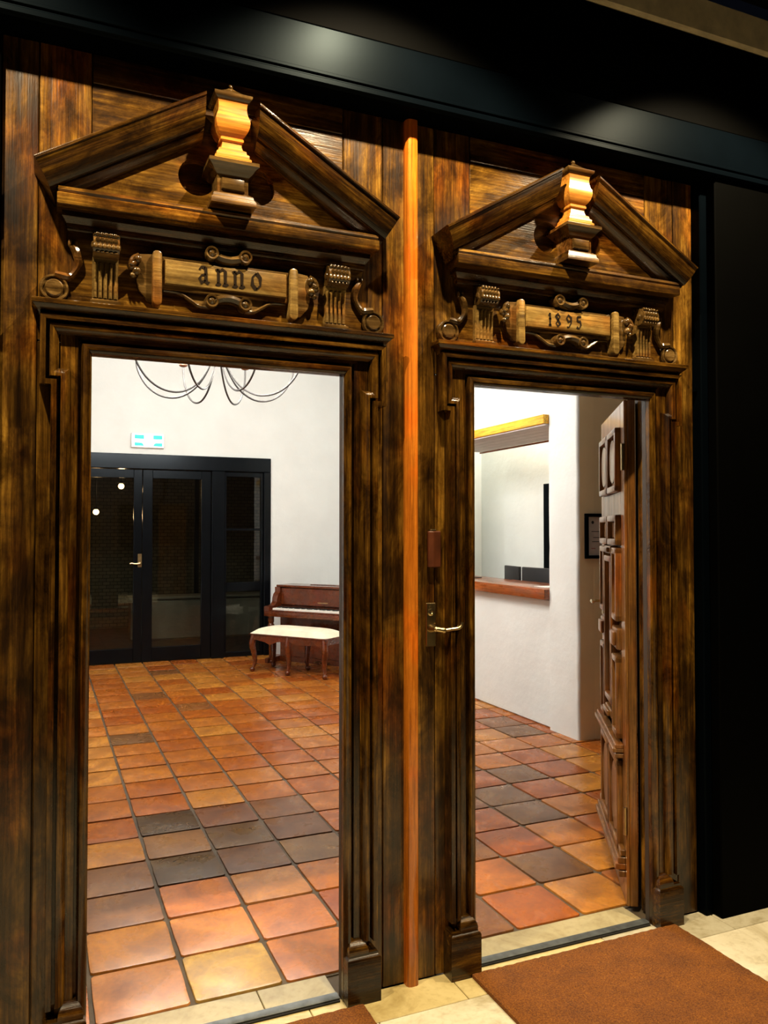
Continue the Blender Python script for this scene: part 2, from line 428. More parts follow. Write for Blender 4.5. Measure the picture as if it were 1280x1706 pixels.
# --- floors
bm = B(); box(bm, RX0, 6.1, .155, RY1, -.06, -.008)
fl = struct('floor', bm, 'grout', 'terracotta tiled floor of the inner room')
S0, TX, TY = .3076, .466, .468
def tile_bm(seed):
    rnd = random.Random(seed); h = .1468; ring = []
    n = 4
    cs = [(-h, -h), (h, -h), (h, h), (-h, h)]
    for k in range(4):
        a, c = Vector(cs[k]), Vector(cs[(k + 1) % 4])
        for q in range(n + 1):
            t = (.035 + .93 * q / n)
            p = a.lerp(c, t); nrm = Vector((c.y - a.y, a.x - c.x)).normalized()
            if 0 < q < n: p += nrm * rnd.uniform(-.0014, .0014)
            else: p -= nrm * .001
            ring.append(p)
    bm = B(); tilt = (rnd.uniform(-.004, .004), rnd.uniform(-.004, .004))
    def z(p): return p.x * tilt[0] + p.y * tilt[1]
    rows = [[(p.x, p.y, -.012) for p in ring], [(p.x, p.y, -.004 + z(p)) for p in ring], [(p.x * .99, p.y * .99, -.0008 + z(p)) for p in ring], [(p.x * .955, p.y * .955, z(p)) for p in ring]]
    quad_grid(bm, rows, True)
    return bm
tiles = []
for sd in range(6):
    bm = tile_bm(sd); bmesh.ops.recalc_face_normals(bm, faces=bm.faces)
    me = bpy.data.meshes.new('tile'); bm.to_mesh(me); bm.free(); me.materials.append(M['terracotta'])
    for p in me.polygons: p.use_smooth = True
    me.set_sharp_from_angle(angle=R(50)); tiles.append(me)
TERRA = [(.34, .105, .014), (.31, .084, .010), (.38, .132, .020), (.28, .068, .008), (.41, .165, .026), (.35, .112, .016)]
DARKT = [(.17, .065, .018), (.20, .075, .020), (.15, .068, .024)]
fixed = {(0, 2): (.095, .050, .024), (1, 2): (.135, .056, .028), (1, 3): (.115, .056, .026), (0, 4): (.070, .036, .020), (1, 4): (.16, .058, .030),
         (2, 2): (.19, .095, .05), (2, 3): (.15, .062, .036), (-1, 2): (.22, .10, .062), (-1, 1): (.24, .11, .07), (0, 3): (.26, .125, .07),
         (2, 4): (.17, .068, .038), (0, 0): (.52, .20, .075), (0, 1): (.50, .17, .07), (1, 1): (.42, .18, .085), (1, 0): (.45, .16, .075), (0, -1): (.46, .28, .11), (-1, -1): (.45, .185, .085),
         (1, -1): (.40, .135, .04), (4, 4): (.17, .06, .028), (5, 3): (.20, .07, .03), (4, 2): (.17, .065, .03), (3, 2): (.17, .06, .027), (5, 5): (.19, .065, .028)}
cand = []
for j in range(-1, 22):
    for i in range(-8, 19):
        x0, y0 = TX + i * S0, TY + j * S0
        cx, cy = x0 + S0 / 2, y0 + S0 / 2
        if not (RX0 - .1 < cx < 6.1 and cy < RY1 + .05): continue
        if cx > 3.76 - .02 and cy > 2.345 and x0 > 3.62: continue
        k = 2.5 / (cy + 2.5)
        seen = any(a - .10 < cx * k < d + .14 for a, d in ((C1 - HW, C1 + HW), (C2 - HW, C2 + HW + .35)))
        cand.append((not seen, math.hypot(cx, cy + 2.5), i, j, cx, cy))
cand.sort()
far = B(); nfar = 0; rt = random.Random(3)
for q, (hid, dist, i, j, cx, cy) in enumerate(cand):
    me = tiles[rt.randrange(6)]
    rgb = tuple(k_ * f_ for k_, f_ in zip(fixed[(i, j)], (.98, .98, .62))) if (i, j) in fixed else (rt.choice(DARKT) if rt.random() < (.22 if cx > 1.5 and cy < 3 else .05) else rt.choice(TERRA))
    rz = rt.randrange(4) * math.pi / 2 + rt.uniform(-.008, .008)
    if not hid and q < 298:
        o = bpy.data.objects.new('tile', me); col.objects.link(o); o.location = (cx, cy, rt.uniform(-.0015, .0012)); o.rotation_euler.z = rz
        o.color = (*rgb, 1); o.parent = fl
    else:
        t = bmesh.new(); t.from_mesh(me); t.transform(Matrix.Translation((cx, cy, 0)) @ Matrix.Rotation(rz, 4, 'Z')); merge(far, t); nfar += 1
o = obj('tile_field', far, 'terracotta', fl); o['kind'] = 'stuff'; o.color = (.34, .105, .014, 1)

bm = B(); box(bm, XL - .9, XR + 1.6, -3.6, .155, -.08, -.012)
fh = struct('floor.001', bm, 'grout', 'pale stone floor of the entrance hall')
def slab(x0, x1, y0, y1, rgb):
    bm = B(); g = .0015; box(bm, x0 + g, x1 - g, y0 + g, y1 - g, -.03, 0, .002)
    o = obj('stone_slab', bm, 'hall_stone', fh); o.color = (*rgb, 1)
xs = [XL - .9, -.32, .30, .80, 1.30, 1.95, 2.47, 3.1, XR + 1.6]
for a, c in zip(xs, xs[1:]): slab(a, c, -.165, .0, (.62, .51, .25) if c < 2 else (.53, .49, .37))
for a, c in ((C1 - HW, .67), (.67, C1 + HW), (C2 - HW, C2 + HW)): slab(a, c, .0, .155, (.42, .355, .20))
xs = [XL - .9, .05, .98, 1.9, 2.8, XR + 1.6]; ys = [-.165, -1.0, -1.85, -2.7, -3.6]
for a, c in zip(xs, xs[1:]):
    for y1, y0 in zip(ys, ys[1:]): slab(a, c, y0, y1, (.74 + random.uniform(-.02, .02), .69, .54))

# ================================================================== CARVED SURROUNDS
def stroke(bm, pts, wd, y, ox, oz, sx, sz):
    """pen stroke of a broad nib as a thin raised ribbon"""
    P = [Vector((ox + x * sx, oz + z * sz)) for x, z in pts]
    nib = Vector((.62, .78)) * wd / 2
    L = []; Rr = []
    for i, p in enumerate(P):
        d = (P[min(i + 1, len(P) - 1)] - P[max(i - 1, 0)]).normalized()
        n = Vector((-d.y, d.x)); h = max(wd * .20, abs(nib.dot(n)))
        L.append(p + n * h); Rr.append(p - n * h)
    prism(bm, [(p.x, p.y) for p in L] + [(p.x, p.y) for p in reversed(Rr)], y, y + .002)
GLY = {
 'a': [[(.10, .80), (.28, .98), (.58, .92)], [(.62, .98), (.66, .60), (.66, .12), (.92, .02)], [(.64, .56), (.30, .48), (.12, .28), (.28, .04), (.62, .20)]],
 'n': [[(.02, .86), (.22, .92)], [(.22, .98), (.24, .5), (.24, .10)], [(.10, .10), (.26, .0), (.42, .10)], [(.26, .78), (.54, .98), (.74, .86), (.74, .10)], [(.60, .10), (.78, 0), (.96, .12)]],
 'o': [[(.50, 1.0), (.14, .74), (.12, .28), (.50, .0)], [(.50, .0), (.88, .28), (.86, .74), (.50, 1.0)]],
 '1': [[(.16, .78), (.46, 1.0)], [(.48, 1.0), (.5, .5), (.48, .0)], [(.18, .0), (.80, .04)], [(.24, .50), (.76, .56)]],
 '8': [[(.18, .84), (.5, 1.0), (.82, .80), (.20, .20), (.48, .0), (.84, .18), (.18, .84)]],
 '9': [[(.78, .56), (.40, .46), (.14, .72), (.42, 1.0), (.80, .82), (.84, .42), (.52, .04), (.22, .0)]],
 '5': [[(.84, 1.0), (.26, .94)], [(.26, .94), (.24, .58)], [(.24, .58), (.66, .60), (.84, .32), (.52, .0), (.14, .10)]],
}
def surround(c, text, label, lx):
    S = thing('carved_door_surround', (c, -.03, 0), label, 'door surround', 'carved door surrounds')
    P = [(-HW, 0), (-HW, OH), (HW, OH), (HW, 0)]; P = [(-p[0], p[1]) for p in P]   # travel so that 'left' points outward
    P = P[::-1]
    # lining of the reveal
    def out(path, prof, name, mat):
        b_ = B(); sweep(b_, path, prof, c); b_.faces.ensure_lookup_table(); n = len(prof)
        for k in range(len(path) - 1):
            if abs(path[k + 1][0] - path[k][0]) > .1:
                for f in b_.faces[k * n:(k + 1) * n]: f.material_index = 1
        o = obj(name, b_, mat, wf if name == 'jamb_lining' else S); o.data.materials.append(M['moulding_x']); return o
    up = [(-HW, 0), (-HW, OH), (HW, OH), (HW, 0)]
    out(up, [(0, -.001), (.0295, -.001), (.0295, .020), (0, .020)], 'jamb_lining', 'inner_timber')
    out(up, [(.0005, -.0015), (.001, -.020), (.010, -.030), (.017, -.032), (.024, -.030), (.029, -.020), (.030, -.002)], 'inner_bead', 'moulding_z')
    out(up, [(.028, -.0002), (.028, -.004), (.036, -.004), (.038, -.018), (.086, -.018), (.086, -.0002)], 'flat_band', 'moulding_z')
    J = 2.0
    ear = [(-.452, .19), (-.452, J), (-.482, J), (-.482, 2.10), (.482, 2.10), (.482, J), (.452, J), (.452, .19)]
    out(ear, [(0, -.002), (0, -.024), (.008, -.036), (.017, -.042), (.025, -.043), (.0265, -.016), (.0345, -.016), (.036, -.050), (.051, -.050), (.052, -.002)], 'eared_moulding', 'moulding_z')
    # plinth blocks with a stop above
    for s in (-1, 1):
        b_ = B(); x = c + s * .452
        tiers(b_, x, [(.058, -.062, 0), (.058, -.062, .140), (.056, -.058, .146), (.050, -.052, .150), (.050, -.052, .158)])
        pb = obj('plinth_block', b_, 'moulding_x', S)
        b_ = B(); tiers(b_, c + s * .436, [(.034, -.052, .158), (.034, -.052, .166), (.032, -.048, .176), (.026, -.038, .186), (.018, -.020, .194)])
        obj('stop_block', b_, 'moulding_x', pb)
    # ledge
    b_ = B(); tiers(b_, c, [(.535, -.030, 2.148), (.537, -.033, 2.156), (.541, -.042, 2.164), (.549, -.054, 2.172), (.553, -.057, 2.177), (.556, -.064, 2.177), (.556, -.064, 2.189), (.554, -.062, 2.191)])
    obj('ledge', b_, 'moulding_x', S)
    # frieze board
    b_ = B(); prism(b_, [(c - .46, 2.192), (c + .46, 2.192), (c + .46, 2.25), (c + .43, 2.30), (c + .455, 2.36), (c + .47, 2.45), (c - .47, 2.45), (c - .455, 2.36), (c - .43, 2.30), (c - .46, 2.25)], -.012, .0)
    obj('frieze_board', b_, 'old_wood_x', S)
    # bed moulding and cornice
    b_ = B(); tiers(b_, c, [(.462, -.022, 2.405), (.464, -.026, 2.411), (.466, -.028, 2.424), (.472, -.036, 2.432), (.478, -.042, 2.44), (.478, -.042, 2.456)])
    obj('bed_moulding', b_, 'moulding_x', S)
    b_ = B(); tiers(b_, c, [(.490, -.086, 2.456), (.492, -.088, 2.459), (.492, -.088, 2.487), (.490, -.086, 2.489), (.488, -.080, 2.490), (.490, -.086, 2.498), (.489, -.085, 2.506), (.484, -.074, 2.512), (.478, -.06, 2.514)])
    obj('cornice', b_, 'old_wood_x', S)
    # tympanum with two round holes
    t = bmesh.new()
    slope = .598
    def loop(pts):
        vs = [t.verts.new((x, 0, z)) for x, z in pts]
        for i in range(len(vs)): t.edges.new((vs[i], vs[(i + 1) % len(vs)]))
    loop([(c - .47, 2.514), (c + .47, 2.514), (c + .47, 2.53), (c + .09, 2.76), (c - .09, 2.76), (c - .47, 2.53)])
    for s in (-1, 1): loop([(c + s * .094 + .057 * math.cos(a), 2.618 + .057 * math.sin(a)) for a in [k * math.pi / 14 for k in range(28)]])
    bmesh.ops.triangle_fill(t, use_beauty=True, edges=t.edges[:])
    r_ = bmesh.ops.extrude_face_region(t, geom=t.faces[:])
    for v_ in r_['geom']:
        if isinstance(v_, bmesh.types.BMVert): v_.co.y = -.036
    obj('tympanum', t, 'old_wood_x', S)
    # raking cornices
    th = math.atan(slope)
    prof = [(0, 0), (0, -.120), (.004, -.125), (.010, -.125), (.012, -.119), (.030, -.117), (.050, -.110), (.066, -.101), (.076, -.094), (.080, -.090), (.081, -.080), (.087, -.078), (.088, -.074), (.096, -.066), (.104, -.056), (.106, -.046), (.106, 0)]
    for s in (-1, 1):
        rows = ([], [])
        for t_, y in prof:
            d = Vector((math.cos(th), -math.sin(th))); n = Vector((-math.sin(th), -math.cos(th)))
            Ot = Vector((.553, 2.566)) + n * t_
            lam = (.082 - Ot.x) / d.x; I = Ot + d * lam
            rows[0].append((c + s * I.x, y, I.y)); rows[1].append((c + s * Ot.x, y, Ot.y))
        b_ = B(); quad_grid(b_, [rows[0], rows[1]], True)
        obj('raking_cornice', b_, 'moulding_x', S, roty=s * th, origin=(c + s * .3, -.06, 2.7))
    # square urn finial
    U = B(); cy = -.0705
    sq_lathe(U, c, cy, [(.068, 2.514), (.068, 2.528), (.062, 2.536), (.060, 2.546), (.052, 2.552)])
    urn = obj('urn_finial', U, 'old_wood_x', S)
    U = B(); sq_lathe(U, c, cy, [(.047, 2.552), (.047, 2.604), (.050, 2.609), (.058, 2.616), (.066, 2.628), (.074, 2.634), (.076, 2.636), (.076, 2.646), (.073, 2.648)])
    obj('pedestal', U, 'carving', urn)
    U = B(); prism(U, [(c - .036, 2.560), (c + .036, 2.560), (c + .036, 2.598), (c - .036, 2.598)], cy - .052, cy - .04, .009)
    obj('pedestal_panel', U, 'carving', urn)
    U = B(); sq_lathe(U, c, cy, [(.056, 2.648), (.056, 2.661), (.053, 2.664), (.050, 2.664), (.050, 2.675), (.047, 2.679), (.044, 2.679), (.042, 2.690), (.036, 2.694), (.033, 2.696), (.030, 2.706), (.029, 2.716), (.031, 2.719), (.035, 2.721), (.035, 2.728), (.032, 2.731), (.034, 2.734),
        (.041, 2.742), (.047, 2.752), (.051, 2.764), (.0525, 2.776), (.051, 2.786), (.047, 2.796), (.044, 2.808), (.043, 2.820), (.044, 2.832), (.046, 2.840)])
    obj('urn_body', U, 'urn_wood', urn)
    U = B(); sq_lathe(U, c, cy, [(.048, 2.840), (.051, 2.843), (.056, 2.848), (.058, 2.852), (.058, 2.858), (.050, 2.862), (.038, 2.868), (.026, 2.876), (.014, 2.886), (.006, 2.894)])
    ball(U, (c, cy, 2.900), .0075)
    obj('urn_cap', U, 'carving', urn)
    # scroll corbels
    for s in (-1, 1):
        x = c + s * .358
        K = B(); tiers(K, x, [(.040, -.040, 2.192), (.042, -.044, 2.196), (.042, -.044, 2.204), (.037, -.036, 2.208), (.036, -.034, 2.211)])
        cb = obj('scroll_corbel', K, 'carving', S)
        K = B()
        extr_x(K, [(-.010, 2.211), (-.028, 2.211), (-.030, 2.29), (-.034, 2.315), (-.038, 2.335), (-.010, 2.335)], x - .036, x + .036)
        for q in range(5):
            xx = x - .0285 + q * .01425
            rows = [[(xx + .0056 * math.cos(a), y - .0105 * math.sin(a), z) for a in [math.pi * k / 6 for k in range(7)]] for y, z in ((-.027, 2.214), (-.029, 2.29), (-.033, 2.315))]
            quad_grid(K, rows)
        obj('fluted_shaft', K, 'plaque_wood', cb)
        K = B()
        sc = []
        for k in range(26):
            a = math.pi * .95 - 2 * math.pi * k / 26
            sc.append((-.047 + .032 * math.cos(a), 2.362 + .032 * math.sin(a)))
        extr_x(K, sc, x - .036, x + .036)
        extr_x(K, [(-.010, 2.398), (-.010, 2.32), (-.042, 2.33), (-.052, 2.390), (-.045, 2.398)], x - .035, x + .035)
        for sd in (-1, 1):          # volute eyes on the cheeks
            t = bmesh.new(); bmesh.ops.create_uvsphere(t, u_segments=10, v_segments=6, radius=.012)
            merge(K, t, Matrix.Translation((x + sd * .036, -.047, 2.362)) @ Matrix.Diagonal((.5, 1, 1, 1)))
        obj('scroll_roll', K, 'carving', cb)
        K = B()                     # leaf scales over the roll
        for rw in range(5):
            a = math.pi * (.62 + .155 * rw)
            for q in range(5 + rw % 2):
                xx = x - .030 + (q + (.5 if rw % 2 == 0 else 0)) * .0122
                if abs(xx - x) > .034: continue
                t = bmesh.new(); bmesh.ops.create_uvsphere(t, u_segments=8, v_segments=5, radius=1)
                merge(K, t, Matrix.Translation((xx, -.047 + .032 * math.cos(a), 2.362 + .032 * math.sin(a))) @ Matrix.Rotation(-a, 4, 'X') @ Matrix.Diagonal((.0066, .0042, .0092, 1)))
        obj('leaf_scales', K, 'carving', cb)
        # S scroll at the side
        vx, vz = c + s * .497, 2.232
        K = B(); lathe_y(K, vx, vz, [(.040, -.002), (.040, -.022), (.038, -.027), (.033, -.027), (.030, -.021), (.026, -.021), (.025, -.026), (.022, -.028), (.012, -.027), (.003, -.027)], 24)
        ss = obj('side_scroll', K, 'carving', S)
        K = B()
        pts = smooth_path([(vx - s * .028, -.016, vz + .020), (vx - s * .002, -.018, vz + .041), (vx - s * .030, -.018, vz + .036), (c + s * .452, -.018, 2.272), (c + s * .432, -.018, 2.305), (c + s * .436, -.018, 2.340), (c + s * .448, -.018, 2.362)][1:], 5)
        tube(K, pts, [.011 + .002 * math.sin(k * .4) for k in range(len(pts))], 8, 1.2, (0, -1, 0))
        for dx in (-.008, .008): ball(K, (c + s * .447 + dx, -.018, 2.368), .009, .7, .8, 1.4)
        obj('scroll_tail', K, 'carving', ss)
    # inscription plaque with strapwork
    K = B(); prism(K, [(c - .205, 2.262), (c + .205, 2.262), (c + .205, 2.362), (c - .205, 2.362)], -.034, -.010, .006)
    pq = obj('plaque', K, 'carving', S)
    K = B(); prism(K, [(c - .190, 2.276), (c + .190, 2.276), (c + .190, 2.352), (c - .190, 2.352)], -.046, -.030, .008)
    obj('plaque_field', K, 'plaque_wood', pq)
    K = B()
    for ch, x0, x1 in lx:
        for st in GLY[ch]: stroke(K, st, .0135 if text == 'anno' else .0105, -.0475, x0, 2.289, x1 - x0, .052 if text == 'anno' else .046)
    tag(obj('lettering', K, 'engraved', pq), 'dark carved letters reading ' + text)
    for s in (-1, 1):
        K = B(); x = c + s * .212
        poly = [(x + .0135 * math.cos(a), 2.362 + .010 * math.sin(a)) for a in [math.pi * k / 8 for k in range(9)]] + [(x + .0145 * math.cos(a), 2.222 + .016 * math.sin(a)) for a in [math.pi + math.pi * k / 8 for k in range(9)]]
        prism(K, poly, -.052, -.010, .005)
        br = obj('strap_bar', K, 'plaque_wood', pq)
        K = B(); q = c + s * .262
        poly = [(x, 2.366), (q, 2.360), (q + s * .014, 2.335), (q + s * .006, 2.310), (q + s * .010, 2.28), (q + s * .002, 2.25), (q - s * .022, 2.222), (x, 2.212)]
        prism(K, poly, -.034, -.010, .004)
        obj('strap_wing', K, 'carving', br)
        K = B()
        for dx, dz, r in ((.008, 2.340, .0135), (.024, 2.318, .0135), (.010, 2.304, .013), (.020, 2.290, .009)):
            ball(K, (q + s * dx, -.040, dz), r, 1, 1.0, 1)
        tube(K, smooth_path([(q + s * .004, -.042, 2.352), (q + s * .020, -.048, 2.340), (q + s * .026, -.05, 2.322), (q + s * .012, -.048, 2.326)], 4), .007, 7)
        obj('curl_knob', K, 'carving', br)
    for zc, nm in ((2.384, 'top_scroll'), (2.236, 'bottom_scroll')):
        K = B()
        for s in (-1, 1):
            lathe_y(K, c + .002 + s * .052, zc, [(.021, -.010), (.021, -.058), (.019, -.061), (.0145, -.060), (.012, -.055), (.008, -.058), (.003, -.062)], 18)
        k_ = 1 if zc > 2.3 else -1
        pts = [(c + .002 + u_, -.036, zc + k_ * (.002 - .016 * (1 - (u_ / .05) ** 2))) for u_ in [-.045 + .0075 * q for q in range(13)]]
        tube(K, pts, .015, 8, 1.5, (0, -1, 0))
        if k_ < 0:
            for s in (-1, 1):
                pts = smooth_path([(c + s * .055, -.030, zc - .016), (c + s * .085, -.028, zc - .014), (c + s * .115, -.026, zc + .004), (c + s * .145, -.024, zc + .020), (c + s * .19, -.02, zc + .024)], 5)
                tube(K, pts, [.008 - .004 * q / len(pts) for q in range(len(pts))], 7, 1.3, (0, -1, 0))
                prism(K, [(c + s * .055, zc - .012), (c + s * .09, zc - .010), (c + s * .12, zc + .008), (c + s * .12, zc + .026), (c + s * .05, zc + .026)], -.024, -.010)
        obj(nm, K, 'carving', pq)
    return S
surround(C1, 'anno', 'dark carved wooden door surround with broken pediment and plaque reading anno',
         [('a', .430, .466), ('n', .482, .524), ('n', .534, .576), ('o', .594, .628)])
surround(C2, '1895', 'dark carved wooden door surround with broken pediment and plaque reading 1895',
         [('1', 1.704, 1.722), ('8', 1.733, 1.762), ('9', 1.782, 1.812), ('5', 1.828, 1.856)])

# --- varnished strip between the two
bm = B()
prof = [(1.140, 0), (1.140, -.020), (1.146, -.030), (1.154, -.033), (1.172, -.033), (1.180, -.030), (1.186, -.020), (1.186, 0)]
quad_grid(bm, [[(x, y, z) for x, y in prof] for z in (.0, 2.90, TOP - .004)], True)
tag(obj('astragal_strip', bm, 'strip_wood'), 'orange varnished timber strip standing between the two carved surrounds', 'timber strip')

# --- lever handle and wooden cover on the meeting stile
def lever_handle(x, y, z, label, s=1, parent=None):
    H = thing('lever_handle', (x, y, z - .08), label, 'door handle') if parent is None else None
    P = H or parent
    K = B(); box(K, x - .019, x + .019, y - .005, y, z - .076, z + .076, .003)
    pl = obj('back_plate', K, 'brass', P)
    K = B(); lathe_y(K, x, z + .043, [(.013, y - .005), (.013, y - .008), (.009, y - .010), (.005, y - .010), (.003, y - .008)], 16)
    lathe_y(K, x, z + .043 + .016, [(.006, y - .005), (.006, y - .007)], 10)
    obj('keyhole', K, 'brass', pl)
    K = B(); lathe_y(K, x, z - .012, [(.014, y - .005), (.014, y - .012), (.010, y - .020), (.008, y - .045), (.002, y - .050)], 16)
    pts = smooth_path([(x, y - .040, z - .012), (x + s * .022, y - .046, z - .016), (x + s * .03, y - .046, z - .017), (x + s * .060, y - .046, z - .014), (x + s * .085, y - .046, z - .012), (x + s * .097, y - .046, z - .004), (x + s * .101, y - .046, z + .008)], 5)
    tube(K, pts, [.0085 if q < 8 else .0058 for q in range(len(pts))], 10)
    ball(K, (x + s * .028, y - .046, z - .017), .0105)
    obj('lever', K, 'brass', P)
    for dz in (-.066, .066):
        for dx in (-.012, .012):
            K = B(); lathe_y(K, x + dx, z + dz, [(.003, y - .005), (.003, y - .006)], 8); obj('screw', K, 'brass', pl)
    return H
lever_handle(1.2415, -.0015, 1.207, 'aged brass lever handle on long plate beside the orange strip')
bm = B(); box(bm, 1.228, 1.275, -.020, -.0015, 1.405, 1.531, .003)
o = tag(obj('wooden_cover', bm, 'block_wood'), 'small reddish wooden cover block above the brass lever handle', 'wood block')
bm = B(); box(bm, 1.236, 1.258, -.016, -.002, 1.5312, 1.537, .001); obj('cover_tab', bm, 'brass', o)

# --- metal threshold strips
for c, l in ((C1, 'grey metal threshold strip under the anno doorway'), (C2, 'grey metal threshold strip under the 1895 doorway')):
    bm = B(); x0, x1 = c - HW + .008, c + HW - .008
    extr_x(bm, [(-.012, .0), (-.012, .010), (-.006, .013), (.020, .013), (.028, .006), (.028, .0)], x0, x1)
    o = tag(obj('threshold_strip', bm, 'steel_strip'), l, 'threshold', 'metal threshold strips')
    bm = B(); box(bm, x0, x1, -.019, -.0125, .0, .006, .001); obj('rubber_seal', bm, 'dark_gap', o)

# ================================================================== OPEN PANELLED DOOR
def door():
    D = thing('door_1', (2.215, .15, .01), 'open panelled timber door swung into the inner room', None)
    D['kind'] = 'structure'
    # local frame: w along the leaf from the hinge, t out of the shown face, z up
    A = Vector((2.19, .125)); d = Vector((.527, .850)); n = Vector((-.850, .527))
    Wd, H0, H1, T = .78, .012, 2.07, .045
    mw = Matrix(((d.x, n.x, 0, A.x), (d.y, n.y, 0, A.y), (0, 0, 1, 0), (0, 0, 0, 1)))
    def part(name, bm, mat, parent=D):
        bmesh.ops.transform(bm, matrix=mw, verts=bm.verts); return obj(name, bm, mat, parent)
    def bx(name, w0, w1, z0, z1, t0, t1, mat='door_wood', bev=.003, parent=D):
        bm = B(); box(bm, w0, w1, t0, t1, z0, z1, bev); return part(name, bm, mat, parent)
    bx('leaf', 0, Wd, H0, H1, -T, -.014)
    for a, c in ((0, .10), (Wd - .10, Wd)): bx('stile', a, c, H0, H1, -.014, 0)
    for a, c in ((H0, .20), (.57, .61), (1.60, 1.70), (1.97, H1)): bx('rail', .10, Wd - .10, a, c, -.014, 0)
    def bolection(w0, w1, z0, z1, arch=False):
        """raised frame round a sunk panel"""
        bm = B(); pr = .030
        for (a, c, e, g) in ((w0, w1, z1 - .028, z1), (w0, w1, z0, z0 + .028), (w0, w0 + .026, z0, z1), (w1 - .026, w1, z0, z1)):
            box(bm, a, c, -.013, pr - .006, e, g, .006, 2)
        f = part('panel_frame', bm, 'door_wood')
        bm = B(); box(bm, w0 + .028, w1 - .028, -.0135, .004, z0 + .03, z1 - .03, .003)
        part('panel', bm, 'door_wood', f)
        if arch:
            bm = B(); cw, cz = (w0 + w1) / 2, (z0 + z1) / 2
            pts = [(cw + (w1 - w0 - .08) / 2 * math.cos(a), cz + (z1 - z0 - .08) / 2 * math.sin(a)) for a in [2 * math.pi * k / 24 for k in range(24)]]
            prism(bm, pts, .016, .004); part('oval_boss', bm, 'door_wood', f)
    bolection(.10, .38, 1.70, 1.97, True); bolection(.40, .68, 1.70, 1.97, True)
    bolection(.10, .38, 1.47, 1.60); bolection(.40, .68, 1.47, 1.60)
    bolection(.10, .38, .20, .57, True); bolection(.40, .68, .20, .57, True)
    bolection(.27, .51, .76, 1.42)
    for z0, z1 in ((1.15, 1.46), (.66, 1.00)):
        for w0, w1 in ((.10, .25), (.53, .68)): bolection(w0, w1, z0, z1)
    for w0, w1 in ((.10, .255), (.525, .68)):
        bm = B(); box(bm, w0, w1, -.0135, .020, 1.03, 1.12, .008, 2); box(bm, w0 + .02, w1 - .02, .020, .034, 1.045, 1.105, .006, 2); part('cross_block', bm, 'door_wood')
    for z in (1.43, .70):
        bm = B(); box(bm, .29, .49, -.0135, .022, z, z + .035, .006, 2); box(bm, .31, .47, .022, .036, z + .006, z + .029, .005, 2); part('cross_block', bm, 'door_wood')
    for z, p_ in ((.59, .034), (.612, .044), (.628, .034)):
        bx('mid_moulding', .06, Wd - .04, z, z + .018, -.0005, p_)
    for z, p_ in ((.20, .020), (.17, .030), (.145, .040), (.115, .026)):
        bx('base_moulding', .03, Wd - .02, z, z + .026, -.0005, p_)
    # lever near the free edge
    bm = B(); box(bm, Wd - .07, Wd - .035, .0005, .006, 1.12, 1.27, .002); hp = part('handle_plate', bm, 'brass')
    bm = B(); pts = smooth_path([(Wd - .052, .006, 1.185), (Wd - .052, .05, 1.185), (Wd - .06, .058, 1.184), (Wd - .10, .058, 1.182), (Wd - .14, .058, 1.186), (Wd - .152, .058, 1.196)], 5)
    tube(bm, pts, .008, 9); part('lever', bm, 'brass', hp)
    for z in (.30, 1.78):
        bm = B(); lathe(bm, 0, .004, [(.009, z), (.009, z + .11)], 12); part('hinge', bm, 'brass')
door()

# ================================================================== GLAZED SCREEN IN THE FAR WALL
Y0, Y1 = RY1 - .025, RY1 + .09
bm = B()
box(bm, DX0, DX1, Y0, Y1, 2.256, DH, .006)
box(bm, DX1 - .085, DX1, Y0, Y1, 0, 2.256, .006); box(bm, 1.876, 2.036, Y0, Y1, 0, 2.256, .006); box(bm, DX0, DX0 + .16, Y0, Y1, 0, 2.256, .006)
struct('trim_5', bm, 'screen_paint', 'black painted frame around the glazed doors and side light')
def glazed_leaf(name, x0, x1, g0, g1, label, handle=None):
    bm = B(); y0, y1 = RY1 + .012, RY1 + .057
    box(bm, x0, g0, y0, y1, .008, 2.250, .004); box(bm, g1, x1, y0, y1, .008, 2.250, .004)
    box(bm, g0, g1, y0, y1, 2.150, 2.250, .004); box(bm, g0, g1, y0, y1, .008, .170, .004)
    d_ = struct(name, bm, 'screen_paint', label)
    bm = B(); box(bm, g0 - .004, g1 + .004, RY1 + .033, RY1 + .038, .166, 2.154); obj('pane', bm, 'glass', d_)
    if handle:
        lever_parts(d_, handle)
def lever_parts(par, x):
    y = RY1 + .012; z = 1.187
    K = B(); box(K, x - .022, x + .022, y - .007, y, z - .078, z + .078, .003); pl = obj('handle_plate', K, 'brass', par)
    K = B(); lathe_y(K, x, z - .030, [(.014, y - .007), (.011, y - .02), (.009, y - .05)], 12)
    tube(K, smooth_path([(x, y - .048, z - .030), (x - .05, y - .052, z - .036), (x - .09, y - .052, z - .030), (x - .115, y - .052, z - .034)], 5), .010, 9)
    obj('lever', K, 'brass', pl)
glazed_leaf('door_2', DX0 + .165, 1.070, DX0 + .28, .975, 'black glazed door leaf carrying the brass lever in the far wall', 1.046)
glazed_leaf('door_3', 1.076, 1.872, 1.188, 1.757, 'black glazed door leaf beside the side light in the far wall')
bm = B(); y0, y1 = RY1 + .012, RY1 + .057
for a, c, e, g in ((2.038, 2.060, .06, 2.25), (2.485, 2.518, .06, 2.25), (2.06, 2.485, 2.195, 2.25), (2.06, 2.485, 1.535, 1.563), (2.06, 2.485, .795, .905), (2.038, 2.518, .0, .06)): box(bm, a, c, y0, y1, e, g, .003)
wn = struct('window_1', bm, 'screen_paint', 'black framed side light beside the glazed doors')
for e, g in ((.06, .795), (.905, 1.535), (1.563, 2.195)):
    bm = B(); box(bm, 2.057, 2.488, RY1 + .033, RY1 + .038, e - .003, g + .003); obj('pane', bm, 'glass', wn)

